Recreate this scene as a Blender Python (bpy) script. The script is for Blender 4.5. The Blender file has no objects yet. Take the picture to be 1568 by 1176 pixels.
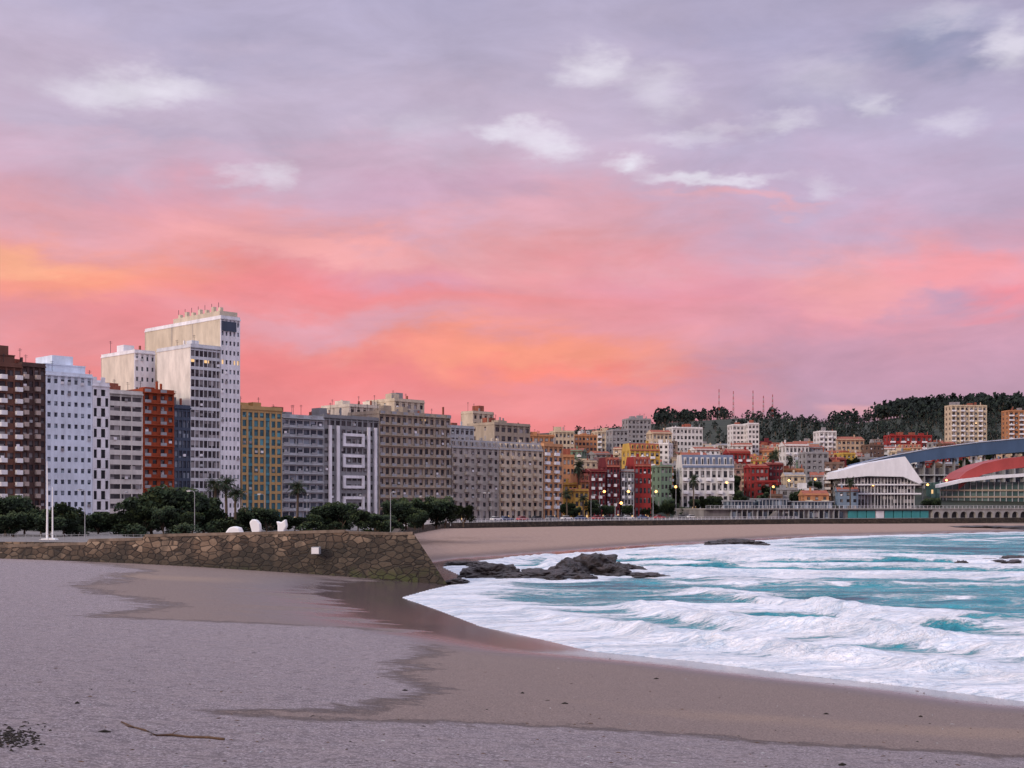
import bpy, bmesh, math, random
import numpy as np
from mathutils import Vector, noise, Matrix
random.seed(7)
H=9.0; F=2000.0; YH=777.0
def s2l(c):
    return tuple(((x/255)/12.92 if x/255<0.04045 else ((x/255+0.055)/1.055)**2.4) for x in c)
def PX(px,Y): return (px-784)/F*Y
def PZ(py,Y): return H-(py-YH)/F*Y
def G(px,py,z=0.0):
    Y=(H-z)*F/(py-YH); return (PX(px,Y),Y)
scene=bpy.context.scene
col=scene.collection
MC={}
def newmat(name):
    m=bpy.data.materials.new(name); m.use_nodes=True
    nt=m.node_tree; b=nt.nodes['Principled BSDF']; return m,nt,b
def mat(name,rgb=None,rough=0.8,var=0.2,scale=0.35,spec=0.3,metal=0.0):
    if name in MC: return MC[name]
    m,nt,b=newmat(name)
    tc=nt.nodes.new('ShaderNodeTexCoord')
    mp=nt.nodes.new('ShaderNodeMapping'); mp.inputs['Scale'].default_value=(1,1,0.35)
    n=nt.nodes.new('ShaderNodeTexNoise'); n.inputs['Scale'].default_value=scale; n.inputs['Detail'].default_value=4; n.inputs['Roughness'].default_value=0.65
    nt.links.new(tc.outputs['Object'],mp.inputs[0]); nt.links.new(mp.outputs[0],n.inputs['Vector'])
    r=nt.nodes.new('ShaderNodeValToRGB')
    r.color_ramp.elements[0].position=0.3; r.color_ramp.elements[1].position=0.7
    r.color_ramp.elements[0].color=(*[c*(1-var) for c in rgb],1)
    r.color_ramp.elements[1].color=(*[min(1,c*(1+var)) for c in rgb],1)
    nt.links.new(n.outputs['Fac'],r.inputs[0]); nt.links.new(r.outputs[0],b.inputs['Base Color'])
    b.inputs['Roughness'].default_value=rough; b.inputs['Specular IOR Level'].default_value=spec; b.inputs['Metallic'].default_value=metal
    MC[name]=m; return m
def glassmat(name,dark,light,lit=0.004,cell=(1.6,1.6,1.6)):
    if name in MC: return MC[name]
    m,nt,b=newmat(name)
    tc=nt.nodes.new('ShaderNodeTexCoord')
    sn=nt.nodes.new('ShaderNodeVectorMath'); sn.operation='SNAP'; sn.inputs[1].default_value=cell
    ad=nt.nodes.new('ShaderNodeVectorMath'); ad.operation='ADD'; ad.inputs[1].default_value=(0.1,0.1,0.1)
    wn=nt.nodes.new('ShaderNodeTexWhiteNoise'); wn.noise_dimensions='3D'
    nt.links.new(tc.outputs['Object'],ad.inputs[0]); nt.links.new(ad.outputs[0],sn.inputs[0]); nt.links.new(sn.outputs[0],wn.inputs['Vector'])
    r=nt.nodes.new('ShaderNodeValToRGB'); cr=r.color_ramp; cr.elements.new(0.7); 
    for e,(p,c) in zip(cr.elements,[(0.2,dark),(0.72,tuple(a*.55+b_*.3 for a,b_ in zip(dark,light))),(0.95,light)]): e.position=p; e.color=(*c,1)
    nt.links.new(wn.outputs['Value'],r.inputs[0]); nt.links.new(r.outputs[0],b.inputs['Base Color'])
    b.inputs['Roughness'].default_value=0.2; b.inputs['Specular IOR Level'].default_value=0.4
    sep=nt.nodes.new('ShaderNodeSeparateColor'); nt.links.new(wn.outputs['Color'],sep.inputs[0])
    gt=nt.nodes.new('ShaderNodeMath'); gt.operation='LESS_THAN'; gt.inputs[1].default_value=lit
    nt.links.new(sep.outputs[1],gt.inputs[0]); nt.links.new(gt.outputs[0],b.inputs['Emission Strength'])
    b.inputs['Emission Color'].default_value=(1,0.6,0.25,1)
    MC[name]=m; return m
def emis(name,rgb,st):
    if name in MC: return MC[name]
    m,nt,b=newmat(name); b.inputs['Base Color'].default_value=(*rgb,1)
    b.inputs['Emission Color'].default_value=(*rgb,1); b.inputs['Emission Strength'].default_value=st
    MC[name]=m; return m
GD=glassmat('window_glass_dark',(0.012,0.015,0.02),(0.34,0.33,0.33))
GB=glassmat('window_glass_blue',(0.02,0.035,0.055),(0.30,0.36,0.42))
GT=glassmat('window_glass_teal',(0.02,0.09,0.12),(0.10,0.32,0.38),0.003)
WHT=lambda:mat('white_paint',(0.74,0.74,0.77))
TILE=mat('roof_tile',(0.27,0.085,0.055),0.85,0.35,1.2)
GREYR=mat('roof_grey',(0.25,0.24,0.25),0.9)
METAL=mat('metal_grey',(0.3,0.31,0.33),0.5)
DARK=mat('dark_metal',(0.03,0.03,0.035),0.6)
class MB:
    def __init__(s): s.v=[];s.f=[];s.m=[];s.mats=[]
    def mi(s,m):
        if m not in s.mats: s.mats.append(m)
        return s.mats.index(m)
    def box(s,x0,x1,y0,y1,z0,z1,m):
        if x1<=x0 or y1<=y0 or z1<=z0: return
        i=len(s.v); s.v+=[(x0,y0,z0),(x1,y0,z0),(x1,y1,z0),(x0,y1,z0),(x0,y0,z1),(x1,y0,z1),(x1,y1,z1),(x0,y1,z1)]
        s.f+=[(i,i+3,i+2,i+1),(i+4,i+5,i+6,i+7),(i,i+1,i+5,i+4),(i+1,i+2,i+6,i+5),(i+2,i+3,i+7,i+6),(i+3,i,i+4,i+7)]
        s.m+=[s.mi(m)]*6
    def poly(s,pts,m):
        i=len(s.v); s.v+=[tuple(p) for p in pts]; s.f.append(tuple(range(i,i+len(pts)))); s.m.append(s.mi(m))
    def prism(s,prof,y0,y1,m,m2=None):
        n=len(prof); i=len(s.v)
        s.v+=[(p[0],y0,p[1]) for p in prof]+[(p[0],y1,p[1]) for p in prof]
        s.f.append(tuple(range(i,i+n))); s.f.append(tuple(range(i+2*n-1,i+n-1,-1))); s.m+=[s.mi(m2 or m)]*2
        for k in range(n):
            k2=(k+1)%n; s.f.append((i+k2,i+k,i+n+k,i+n+k2)); s.m.append(s.mi(m))
    def prismx(s,prof,x0,x1,m,m2=None):
        n=len(prof); i=len(s.v)
        s.v+=[(x0,p[0],p[1]) for p in prof]+[(x1,p[0],p[1]) for p in prof]
        s.f.append(tuple(range(i+n-1,i-1,-1))); s.f.append(tuple(range(i+n,i+2*n))); s.m+=[s.mi(m2 or m)]*2
        for k in range(n):
            k2=(k+1)%n; s.f.append((i+k,i+k2,i+n+k2,i+n+k)); s.m.append(s.mi(m))
    def tube(s,pts,rad,m,n=7):
        i0=len(s.v); pts=[Vector(p) for p in pts]
        for k,p in enumerate(pts):
            t=(pts[min(k+1,len(pts)-1)]-pts[max(k-1,0)]).normalized()
            a=t.orthogonal().normalized() if abs(t.z)<0.9 else Vector((1,0,0)); a=(a-t*a.dot(t)).normalized(); b=t.cross(a)
            for j in range(n):
                th=2*math.pi*j/n; q=p+(a*math.cos(th)+b*math.sin(th))*rad[k]; s.v.append(tuple(q))
        for k in range(len(pts)-1):
            for j in range(n):
                j2=(j+1)%n; s.f.append((i0+k*n+j,i0+k*n+j2,i0+(k+1)*n+j2,i0+(k+1)*n+j)); s.m.append(s.mi(m))
        s.f.append(tuple(i0+j for j in range(n-1,-1,-1))); s.m.append(s.mi(m))
        e=i0+(len(pts)-1)*n; s.f.append(tuple(e+j for j in range(n))); s.m.append(s.mi(m))
    def mesh(s,name):
        me=bpy.data.meshes.new(name); me.from_pydata(s.v,[],s.f)
        for m in s.mats: me.materials.append(m)
        me.polygons.foreach_set('material_index',s.m); me.update(); return me
    def obj(s,name,loc=(0,0,0),rz=0,smooth=False,fix=False):
        me=s.mesh(name)
        if fix:
            bm=bmesh.new(); bm.from_mesh(me); bmesh.ops.recalc_face_normals(bm,faces=bm.faces); bm.to_mesh(me); bm.free()
        if smooth: me.polygons.foreach_set('use_smooth',[True]*len(me.polygons))
        return place(me,name,loc,rz)
def place(me,name,loc,rz=0,sc=1.0):
    o=bpy.data.objects.new(name,me); o.location=loc; o.rotation_euler=(0,0,rz)
    o.scale=(sc,sc,sc) if not isinstance(sc,tuple) else sc
    col.objects.link(o); return o
# ------------------------------------------------------------ terrain
near=[(1568,1075),(1400,1053),(1240,1036),(1070,1014),(905,998),(830,980),(735,960),(670,935),(612,915),(655,903),(700,893),(700,880),(675,868),(735,858),(890,846),(1000,837),(1090,832),(1250,822),(1568,814)]
shore=[(400,-60),(150,10),(60,44)]+[G(a,b) for a,b in near]+[(300,560),(3000,760)]
poly=np.array(shore+[(6000,760),(6000,-400),(400,-400)])
def segdist(X,Y,pts):
    d=np.full(X.shape,1e9)
    for a,b in zip(pts[:-1],pts[1:]):
        ax,ay=a; bx,by=b; dx,dy=bx-ax,by-ay
        t=np.clip(((X-ax)*dx+(Y-ay)*dy)/(dx*dx+dy*dy+1e-9),0,1)
        d=np.minimum(d,np.hypot(X-ax-t*dx,Y-ay-t*dy))
    return d
def inpoly(X,Y,P):
    r=np.zeros(X.shape,bool); n=len(P)
    for i in range(n):
        x1,y1=P[i]; x2,y2=P[(i+1)%n]
        if y1==y2: continue
        c=((y1>Y)!=(y2>Y))&(X<(x2-x1)*(Y-y1)/(y2-y1)+x1); r^=c
    return r
def sdist(X,Y):
    d=segdist(X,Y,shore); return np.where(inpoly(X,Y,poly),-d,d)
def ss(a,b,x):
    t=np.clip((x-a)/(b-a),0,1); return t*t*(3-2*t)
def wob(X,Y,f,seed=0):
    r=np.random.RandomState(seed); z=np.zeros_like(X,dtype=float)
    for i in range(7):
        th=r.uniform(0,6.28); k=f*r.uniform(0.6,1.8); z+=np.sin((X*math.cos(th)+Y*math.sin(th))*k+r.uniform(0,6.28))
    return z/7
ridge_px=[-3000,300,700,850,960,1000,1060,1120,1180,1250,1300,1340,1380,1440,1500,1568,1800,2600]
ridge_py=[700,690,672,662,652,648,644,640,642,650,648,642,636,632,630,632,650,700]
def ground_z(X,Y):
    X=np.asarray(X,float);Y=np.asarray(Y,float)
    d=sdist(X,Y)
    z=np.where(d<0,np.maximum(0.06*d,-4),0.0)
    land=0.068*np.clip(d,0,None)
    land=3.6*(1-np.exp(-land/3.6*1.15))
    nearf=1-ss(25,110,Y)
    land=land*(1+0.9*nearf*ss(5,60,d))
    land+=0.10*wob(X,Y,0.25,5)*ss(3,20,d)+0.05*wob(X,Y,1.1,6)*ss(6,20,d)*(1-ss(60,160,Y))+0.018*wob(X,Y,4.5,8)*ss(8,20,d)*(1-ss(20,40,Y))
    z=z+np.where(d>0,land,0)
    Y0=540+0.12*np.clip(X,-100,400)
    rise=np.clip(Y-Y0,0,None)
    town=62*(1-np.exp(-rise*0.12/62*1.1))*ss(-400,60,X+150)
    pxe=X/1700*F+784
    rz=(H-(np.interp(pxe,ridge_px,ridge_py)-YH)/F*1700)
    hill=np.clip(rz-62,-40,None)*ss(1050,1700,Y)
    return z+town+hill*(1-0.6*ss(2200,4000,Y))
def gz(x,y): return float(ground_z(np.array([x]),np.array([y]))[0])
_ys=np.geomspace(4,400,2500)
def gpt(px,py):
    dx=(px-784)/F; dz=-(py-YH)/F
    zz=ground_z(_ys*dx,_ys); rayz=H+dz*_ys; i=int(np.argmax(rayz<zz)); return Vector((_ys[i]*dx,_ys[i],zz[i]))
def gridmesh(name,X,Y,Z,attrs,matl):
    r,c=X.shape; v=np.stack([X,Y,Z],-1).reshape(-1,3)
    idx=np.arange(r*c).reshape(r,c)
    f=np.stack([idx[:-1,:-1],idx[:-1,1:],idx[1:,1:],idx[1:,:-1]],-1).reshape(-1,4)
    me=bpy.data.meshes.new(name); me.vertices.add(len(v)); me.vertices.foreach_set('co',v.ravel())
    me.loops.add(f.size); me.loops.foreach_set('vertex_index',f.ravel().astype(np.int32))
    me.polygons.add(len(f)); me.polygons.foreach_set('loop_start',np.arange(0,f.size,4,dtype=np.int32))
    me.polygons.foreach_set('use_smooth',np.ones(len(f),bool))
    me.update(calc_edges=True); me.validate()
    for k,a in attrs.items():
        at=me.attributes.new(k,'FLOAT','POINT'); at.data.foreach_set('value',a.ravel().astype(np.float32))
    me.materials.append(matl); o=bpy.data.objects.new(name,me); col.objects.link(o); return o
class N:
    def __init__(s,nt): s.nt=nt
    def math(s,op,a,b=None,c=None,clamp=False):
        n=s.nt.nodes.new('ShaderNodeMath'); n.operation=op; n.use_clamp=clamp
        for i,x in enumerate((a,b,c)):
            if x is None: continue
            if isinstance(x,(int,float)): n.inputs[i].default_value=x
            else: s.nt.links.new(x,n.inputs[i])
        return n.outputs[0]
    def add(s,a,b): return s.math('ADD',a,b)
    def mul(s,a,b): return s.math('MULTIPLY',a,b)
    def sub(s,a,b): return s.math('SUBTRACT',a,b)
    def ss(s,a,b,x,t0=0.0,t1=1.0):
        n=s.nt.nodes.new('ShaderNodeMapRange'); n.interpolation_type='SMOOTHSTEP'
        for k,v in ((0,x),(1,a),(2,b),(3,t0),(4,t1)):
            if isinstance(v,(int,float)): n.inputs[k].default_value=v
            else: s.nt.links.new(v,n.inputs[k])
        return n.outputs[0]
    def noise(s,vec,scale,detail=4,rough=0.55,dist=0.0):
        n=s.nt.nodes.new('ShaderNodeTexNoise'); n.inputs['Scale'].default_value=scale; n.inputs['Detail'].default_value=detail
        n.inputs['Roughness'].default_value=rough; n.inputs['Distortion'].default_value=dist
        if vec is not None: s.nt.links.new(vec,n.inputs['Vector'])
        return n.outputs['Fac']
    def map(s,vec,sc,rot=(0,0,0),loc=(0,0,0)):
        n=s.nt.nodes.new('ShaderNodeMapping'); n.inputs['Scale'].default_value=sc; n.inputs['Rotation'].default_value=rot; n.inputs['Location'].default_value=loc
        s.nt.links.new(vec,n.inputs[0]); return n.outputs[0]
    def mix(s,f,a,b,mode='MIX'):
        n=s.nt.nodes.new('ShaderNodeMix'); n.data_type='RGBA'; n.blend_type=mode
        for k,v in ((0,f),(6,a),(7,b)):
            if isinstance(v,(int,float)): n.inputs[k].default_value=v
            elif isinstance(v,tuple): n.inputs[k].default_value=(*v,1)
            else: s.nt.links.new(v,n.inputs[k])
        return n.outputs[2]
    def ramp(s,x,stops,interp='LINEAR'):
        n=s.nt.nodes.new('ShaderNodeValToRGB'); cr=n.color_ramp; cr.interpolation=interp
        while len(cr.elements)<len(stops): cr.elements.new(0.5)
        for e,(p,c) in zip(cr.elements,stops):
            e.position=p; e.color=(*c,1) if isinstance(c,tuple) else (c,c,c,1)
        s.nt.links.new(x,n.inputs[0]); return n.outputs[0]
    def attr(s,name):
        n=s.nt.nodes.new('ShaderNodeAttribute'); n.attribute_name=name; return n.outputs['Fac']
    def bump(s,h,strength,dist):
        n=s.nt.nodes.new('ShaderNodeBump'); n.inputs['Strength'].default_value=strength; n.inputs['Distance'].default_value=dist
        s.nt.links.new(h,n.inputs['Height']); return n.outputs[0]
    def pos(s):
        n=s.nt.nodes.new('ShaderNodeNewGeometry'); return n.outputs['Position']
# ------------------------------------------------------------ ground material
m_ground,nt,b=newmat('sand_and_earth'); g=N(nt); P=g.pos()
sh=g.attr('shore'); dp=g.attr('damp'); tw=g.attr('town'); tn=g.attr('tan'); wt=g.attr('wet')
n_mid=g.noise(P,1.0,5,0.7); n_fine=g.noise(P,14,4,0.85); n_big=g.noise(g.map(P,(0.10,0.22,0.2),(0,0,0.35)),1,4,0.6)
n_step=g.noise(P,3.2,2,0.6)
dry=g.ramp(n_fine,[(0.34,(0.045,0.034,0.040)),(0.44,(0.16,0.13,0.14)),(0.52,(0.27,0.225,0.24)),(0.64,(0.62,0.55,0.57))])
dry=g.mix(g.mul(g.ss(0.42,0.62,n_mid),0.35),dry,(0.35,0.285,0.28))
dry=g.mix(g.mul(g.ss(0.5,0.36,n_step),0.5),dry,(0.11,0.09,0.098))
semic=g.ramp(n_fine,[(0.34,(0.07,0.05,0.045)),(0.5,(0.185,0.135,0.118)),(0.66,(0.32,0.245,0.22))])
tanc=g.ramp(n_fine,[(0.34,(0.13,0.09,0.07)),(0.66,(0.36,0.26,0.20))])
semic=g.mix(g.mul(g.ss(0.25,0.85,g.add(tn,g.mul(g.sub(n_big,0.5),0.7))),0.8),semic,tanc)
dm=g.ss(0.36,0.64,g.add(dp,g.add(g.add(g.mul(g.sub(n_mid,0.5),0.7),g.mul(g.sub(n_fine,0.5),0.5)),g.mul(g.sub(n_big,0.5),0.5))))
c=g.mix(dm,dry,semic)
wet=g.mul(wt,g.ss(0.30,0.55,g.add(n_big,g.mul(g.ss(10,1,sh),0.5))))
c=g.mix(wet,c,(0.095,0.068,0.072))
farb=g.attr('far')
c=g.mix(farb,c,g.ramp(n_mid,[(0.3,(0.25,0.16,0.125)),(0.7,(0.36,0.25,0.20))]))
c=g.mix(g.mul(farb,g.ss(14,4,sh)),c,(0.14,0.095,0.085))
c=g.mix(tw,c,g.ramp(g.noise(P,0.03,5,0.7),[(0.35,(0.010,0.017,0.010)),(0.7,(0.035,0.04,0.024))]))
nt.links.new(c,b.inputs['Base Color'])
nt.links.new(g.sub(0.95,g.mul(wet,0.82)),b.inputs['Roughness'])
b.inputs['Specular IOR Level'].default_value=0.5
hgt=g.add(g.add(g.mul(n_fine,0.075),g.mul(n_mid,0.28)),g.mul(n_step,0.10))
hgt=g.mul(hgt,g.sub(1.0,g.math('MAXIMUM',g.mul(wet,0.99),g.mul(dm,0.55))))
nt.links.new(g.bump(hgt,1.0,1.0),b.inputs['Normal'])
kx=np.linspace(-7.4,7.4,381); ky=np.linspace(-3,7.0,420)
X,Y=np.meshgrid(6*np.sinh(kx),10*np.sinh(ky))
Z=ground_z(X,Y)
d=sdist(X,Y)
bp=[(150,860),(215,875),(120,900),(260,925),(130,945),(350,952),(520,962),(650,975),(655,990),(625,1015),(605,1035),(655,1052),(600,1075),(540,1086),(350,1091),(420,1098),(640,1106),(850,1112),(1050,1126),(1300,1145),(1700,1165),(2200,1200)]
DP=[tuple(gpt(*p)[:2]) for p in bp]
DPoly=DP+[(200,20),(200,165),(-44,165)]
sd=segdist(X,Y,DP+[(60,8)]); sgn=np.where(inpoly(X,Y,np.array(DPoly)),1,-1)
damp=0.5+0.5*np.clip((sgn*sd+0.5*wob(X,Y,1.2,41)+0.02*Y*wob(X,Y,0.4,42))/(1.0+0.05*Y),-1,1)
tan_=np.zeros_like(X)
for (px,py,rx,ry,s_) in [(1150,1100,7,2.5,.7),(1450,1120,8,3,.8),(900,1075,3,2.5,.5),(250,885,14,6,.8),(60,870,16,9,1)]:
    p=gpt(px,py); tan_=np.maximum(tan_,s_*np.exp(-(((X-p.x)/rx)**2+((Y-p.y)/ry)**2)))
wetw=9+15*ss(62,100,Y)
wet_=(1-ss(0.3,1.0,d/wetw))*(Y<190)+(Y>=190)*(1-ss(3,7,d))
wet_=np.where(d<0,1,wet_)
town=ss(-5,25,Y-(520+0.12*np.clip(X,-100,400)))*(d>0)
far=ss(150,185,Y)*(d>0)
gridmesh('ground',X,Y,Z,{'shore':d,'damp':damp,'town':town,'far':far,'tan':tan_,'wet':wet_},m_ground)
# ------------------------------------------------------------ sea
rocks=[(905,880,95,27,5,),(872,883,50,18,4),(935,882,60,17,4),(835,886,90,11,5),(750,884,80,17,4),(790,888,60,8,3),(985,884,60,5,3),(960,876,50,9,3),(715,866,60,5,3),(1130,836,85,8,6),(1110,838,40,4,4),(1473,872,26,11,2),(1535,864,70,7,4),(1560,862,60,8,4),(1500,868,40,3,3),(700,894,30,6,2),(735,868,40,6,3),(850,890,30,9,2),(895,890,36,8,2)]
m_sea,nt,b=newmat('sea_water'); g=N(nt); P=g.pos()
sh=g.attr('shore'); cr=g.attr('crest')
big=g.noise(g.map(P,(0.022,0.05,0.05),(0,0,-0.2)),1,3,0.55,0.8)
med=g.noise(g.map(P,(0.10,0.25,0.2),(0,0,-0.2)),1,6,0.68,1.2)
fin=g.noise(g.map(P,(0.9,1.5,1)),1,4,0.75,1.2)
fo=g.add(g.add(g.mul(big,0.36),g.mul(med,0.44)),g.mul(fin,0.20))
fo=g.add(fo,g.mul(cr,0.20))
shs=g.mul(sh,1/300.0)
thr=g.ramp(shs,[(0.0,0.26),(0.012,0.37),(0.03,0.455),(0.07,0.51),(0.13,0.53),(0.22,0.55),(0.4,0.57),(1.0,0.61)])
df=g.sub(fo,thr)
foam=g.ss(-0.025,0.06,df)
deep=g.ramp(big,[(0.35,(0.0,0.10,0.16)),(0.5,(0.0,0.20,0.27)),(0.65,(0.005,0.36,0.42))])
farc=g.mix(g.ss(110,300,sh),deep,(0.012,0.13,0.21))
milky=g.mix(g.mul(g.ss(-0.10,0.0,df),0.6),farc,(0.06,0.50,0.60))
milky=g.mix(g.mul(cr,0.5),milky,(0.0,0.42,0.46))
fcol=g.ramp(g.add(g.mul(fin,0.55),g.mul(med,0.45)),[(0.35,(0.36,0.48,0.60)),(0.46,(0.68,0.74,0.82)),(0.56,(0.92,0.92,0.96))])
c=g.mix(foam,milky,fcol)
nt.links.new(c,b.inputs['Base Color']); b.inputs['Specular IOR Level'].default_value=0.32
nt.links.new(g.add(0.22,g.mul(foam,0.6)),b.inputs['Roughness']); b.inputs['IOR'].default_value=1.33
rip=g.add(g.add(g.mul(fin,0.5),g.mul(med,2.8)),g.mul(foam,0.35))
nt.links.new(g.bump(rip,0.9,1.0),b.inputs['Normal'])
sl=np.concatenate([np.linspace(-0.16,0.5,400),np.geomspace(0.505,6,50)])
yy=np.concatenate([np.linspace(5,50,40),np.linspace(50.4,260,520),np.geomspace(261,5000,120)])
S,Yg=np.meshgrid(sl,yy); X=S*(Yg+55); Y=Yg
d=-sdist(X,Y)
amp=ss(2,26,d)*(1-0.55*ss(250,900,Y))
ph=(Y+0.22*X+11*wob(X,Y,0.02,11)+3.5*wob(X,Y,0.09,12))
sh_=np.exp(np.cos(ph*2*math.pi/22)*2.6-2.6)
mod=np.clip(0.5+1.3*wob(X,Y,0.03,13),0,1.4)
w=1.15*sh_*mod+0.24*wob(X,Y,0.35,14)+0.16*wob(X,Y,1.0,15)+0.09*wob(X,Y,2.2,16)
d2=d+2.5*wob(X,Y,0.09,31)+0.8*wob(X,Y,0.4,32)+0.3*wob(X,Y,1.2,36)
def rl(c0,wd_,a,s_): 
    q=(d2-c0)/wd_; q=np.where(q<0,q*1.9,q*0.8)   # steep face towards the beach
    return a*np.exp(-q*q)*np.clip(0.55+1.6*wob(X,Y,0.055,s_),0,1.3)
roll=rl(6.5,2.2,0.9,33)+rl(16,2.6,1.15,34)+rl(30,3.2,1.2,37)
roll*=(Y<230)
Zs=amp*w+roll*(0.8+0.35*wob(X,Y,1.3,35)+0.2*wob(X,Y,3.0,38))+0.05*ss(0,4,d)+0.16*ss(0.2,1.2,d)*(0.7+0.6*wob(X,Y,0.5,21))
Zs=np.where(d<0,-0.15,Zs)
crest=np.clip(amp*sh_*mod*1.3-0.12,0,1)+np.clip(roll,0,1)*0.85
crest+=0.75*np.exp(-((Y+7*wob(X,Y,0.06,51)-172)/10)**2)*ss(12,35,X)+0.5*np.exp(-((Y+9*wob(X,Y,0.05,52)-235)/12)**2)*ss(20,50,X)
for r in rocks:
    rx,ry=G(r[0],r[1]); rr=r[2]/F*ry*0.5+2.5
    crest+=0.55*np.exp(-(((X-rx)/rr)**2+((Y-ry)/(r[4]+4))**2))
gridmesh('sea',X,Y,Zs,{'shore':np.clip(d,0,300),'crest':np.clip(crest,0,1)},m_sea)
# ------------------------------------------------------------ promenade platform
PAVE=mat('paving_stone',(0.17,0.155,0.15),0.85,0.25,0.8)
m_stone,nt,b=newmat('sea_wall_stone'); g=N(nt); P=g.pos()
mpv=g.map(P,(1.0,1.0,1.7))
vo=nt.nodes.new('ShaderNodeTexVoronoi'); vo.feature='DISTANCE_TO_EDGE'; vo.inputs['Scale'].default_value=0.95
nt.links.new(mpv,vo.inputs['Vector'])
vc=nt.nodes.new('ShaderNodeTexVoronoi'); nt.links.new(mpv,vc.inputs['Vector']); vc.inputs['Scale'].default_value=0.95
sepc=nt.nodes.new('ShaderNodeSeparateColor'); nt.links.new(vc.outputs['Color'],sepc.inputs[0])
n1=g.noise(P,0.35,5,0.7)
base=g.ramp(g.add(g.mul(sepc.outputs[0],0.5),g.mul(n1,0.5)),[(0.2,(0.045,0.03,0.022)),(0.45,(0.14,0.092,0.06)),(0.8,(0.36,0.26,0.18))])
sx=nt.nodes.new('ShaderNodeSeparateXYZ'); nt.links.new(P,sx.inputs[0])
hz=g.sub(sx.outputs[2],g.mul(g.sub(n1,0.5),5.0))
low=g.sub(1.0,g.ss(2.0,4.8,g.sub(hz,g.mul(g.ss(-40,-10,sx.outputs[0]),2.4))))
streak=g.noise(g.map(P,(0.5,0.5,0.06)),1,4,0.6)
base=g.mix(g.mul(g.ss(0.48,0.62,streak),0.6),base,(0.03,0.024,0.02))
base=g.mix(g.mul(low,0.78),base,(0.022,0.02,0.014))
gr=g.mul(g.ss(0.46,0.6,g.noise(P,0.45,4,0.6)),g.sub(1.0,g.ss(0.8,2.3,sx.outputs[2])))
base=g.mix(g.mul(gr,0.8),base,(0.05,0.062,0.016))
jo=g.ss(0.0,0.09,vo.outputs['Distance']); base=g.mix(g.sub(1.0,g.mul(g.sub(1.0,jo),0.8)),(0.02,0.016,0.013),base)
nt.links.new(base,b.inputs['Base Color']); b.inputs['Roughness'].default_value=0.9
nt.links.new(g.bump(g.add(g.mul(jo,0.16),g.mul(g.noise(P,3,4,0.7),0.2)),1.0,0.8),b.inputs['Normal'])
COPE=mat('coping_stone',(0.17,0.13,0.10),0.9,0.5,0.6)
pl=[(-320,215),(-66,167.5),(-30,160),(-12.6,155),(-18,215),(-25,300),(-20,370),(30,436),(110,500),(300,610),(900,830),(900,1500),(-900,1500),(-900,300)]
mb=MB(); zt=4.6
mb.poly([(x,y,zt) for x,y in pl],PAVE)
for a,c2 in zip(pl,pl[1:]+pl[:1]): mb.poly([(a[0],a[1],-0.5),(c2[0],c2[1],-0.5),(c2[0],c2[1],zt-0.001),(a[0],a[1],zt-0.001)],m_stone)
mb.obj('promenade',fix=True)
wst=[(-900,834,320),(-400,834,205),(0,835,165),(132,831,162.5),(136,826,162.4),(218,824,160.8),(222,819,160.7),(400,815,157.5),(528,812,155),(534,814,154.9),(600,816,153.8),(632,815,153.2)]
mb=MB(); fb=[];ft=[];bt=[]
for px,py,Yw in wst:
    x=PX(px,Yw); z=PZ(py,Yw); fb.append((x,Yw-1.6,-0.6)); ft.append((x,Yw,z)); bt.append((x,Yw+1.6,z))
fb[-1]=(PX(691,151.5),151.2,-0.6)
for k in range(len(wst)-1):
    mb.poly([fb[k],fb[k+1],ft[k+1],ft[k]],m_stone); mb.poly([ft[k],ft[k+1],bt[k+1],bt[k]],COPE)
    mb.poly([bt[k],bt[k+1],(bt[k+1][0],bt[k+1][1],3.5),(bt[k][0],bt[k][1],3.5)],m_stone)
rb=[fb[-1],(-14.5,200,-0.6),(-22.5,300,-0.6)]; rt=[ft[-1],(-17.5,200,5.2),(-25.0,300,5.2)]; rbt=[bt[-1],(-18.5,200,5.2),(-26,300,5.2)]
for k in range(2):
    mb.poly([rb[k],rb[k+1],rt[k+1],rt[k]],m_stone); mb.poly([rt[k],rt[k+1],rbt[k+1],rbt[k]],m_stone)
for k in range(2,len(wst)-1):
    a=ft[k];c2=ft[k+1]
    if abs(a[0]-c2[0])<0.5: continue
    v=[(a[0],a[1]-.12,a[2]-.28),(c2[0],c2[1]-.12,c2[2]-.28),(c2[0],c2[1]-.12,c2[2]+.06),(a[0],a[1]-.12,a[2]+.06)]
    w2=[(p[0],p[1]+.62,p[2]) for p in v]
    mb.poly(v,COPE); mb.poly([v[3],v[2],w2[2],w2[3]],COPE); mb.poly([v[0],v[1],w2[1],w2[0]][::-1],COPE)
mb.obj('stone_sea_wall')
mb=MB(); SG=mat('sign_white',(0.75,0.75,0.75),0.5,0.05)
x=PX(484,153.9); z=PZ(843,153.9); mb.box(x-0.42,x+0.42,154.3-1.2,154.35,z-0.36,z+0.36,SG); mb.box(x-0.48,x+0.48,154.35-1.1,154.6,z-0.42,z+0.42,METAL)
mb.obj('wall_sign')
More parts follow.
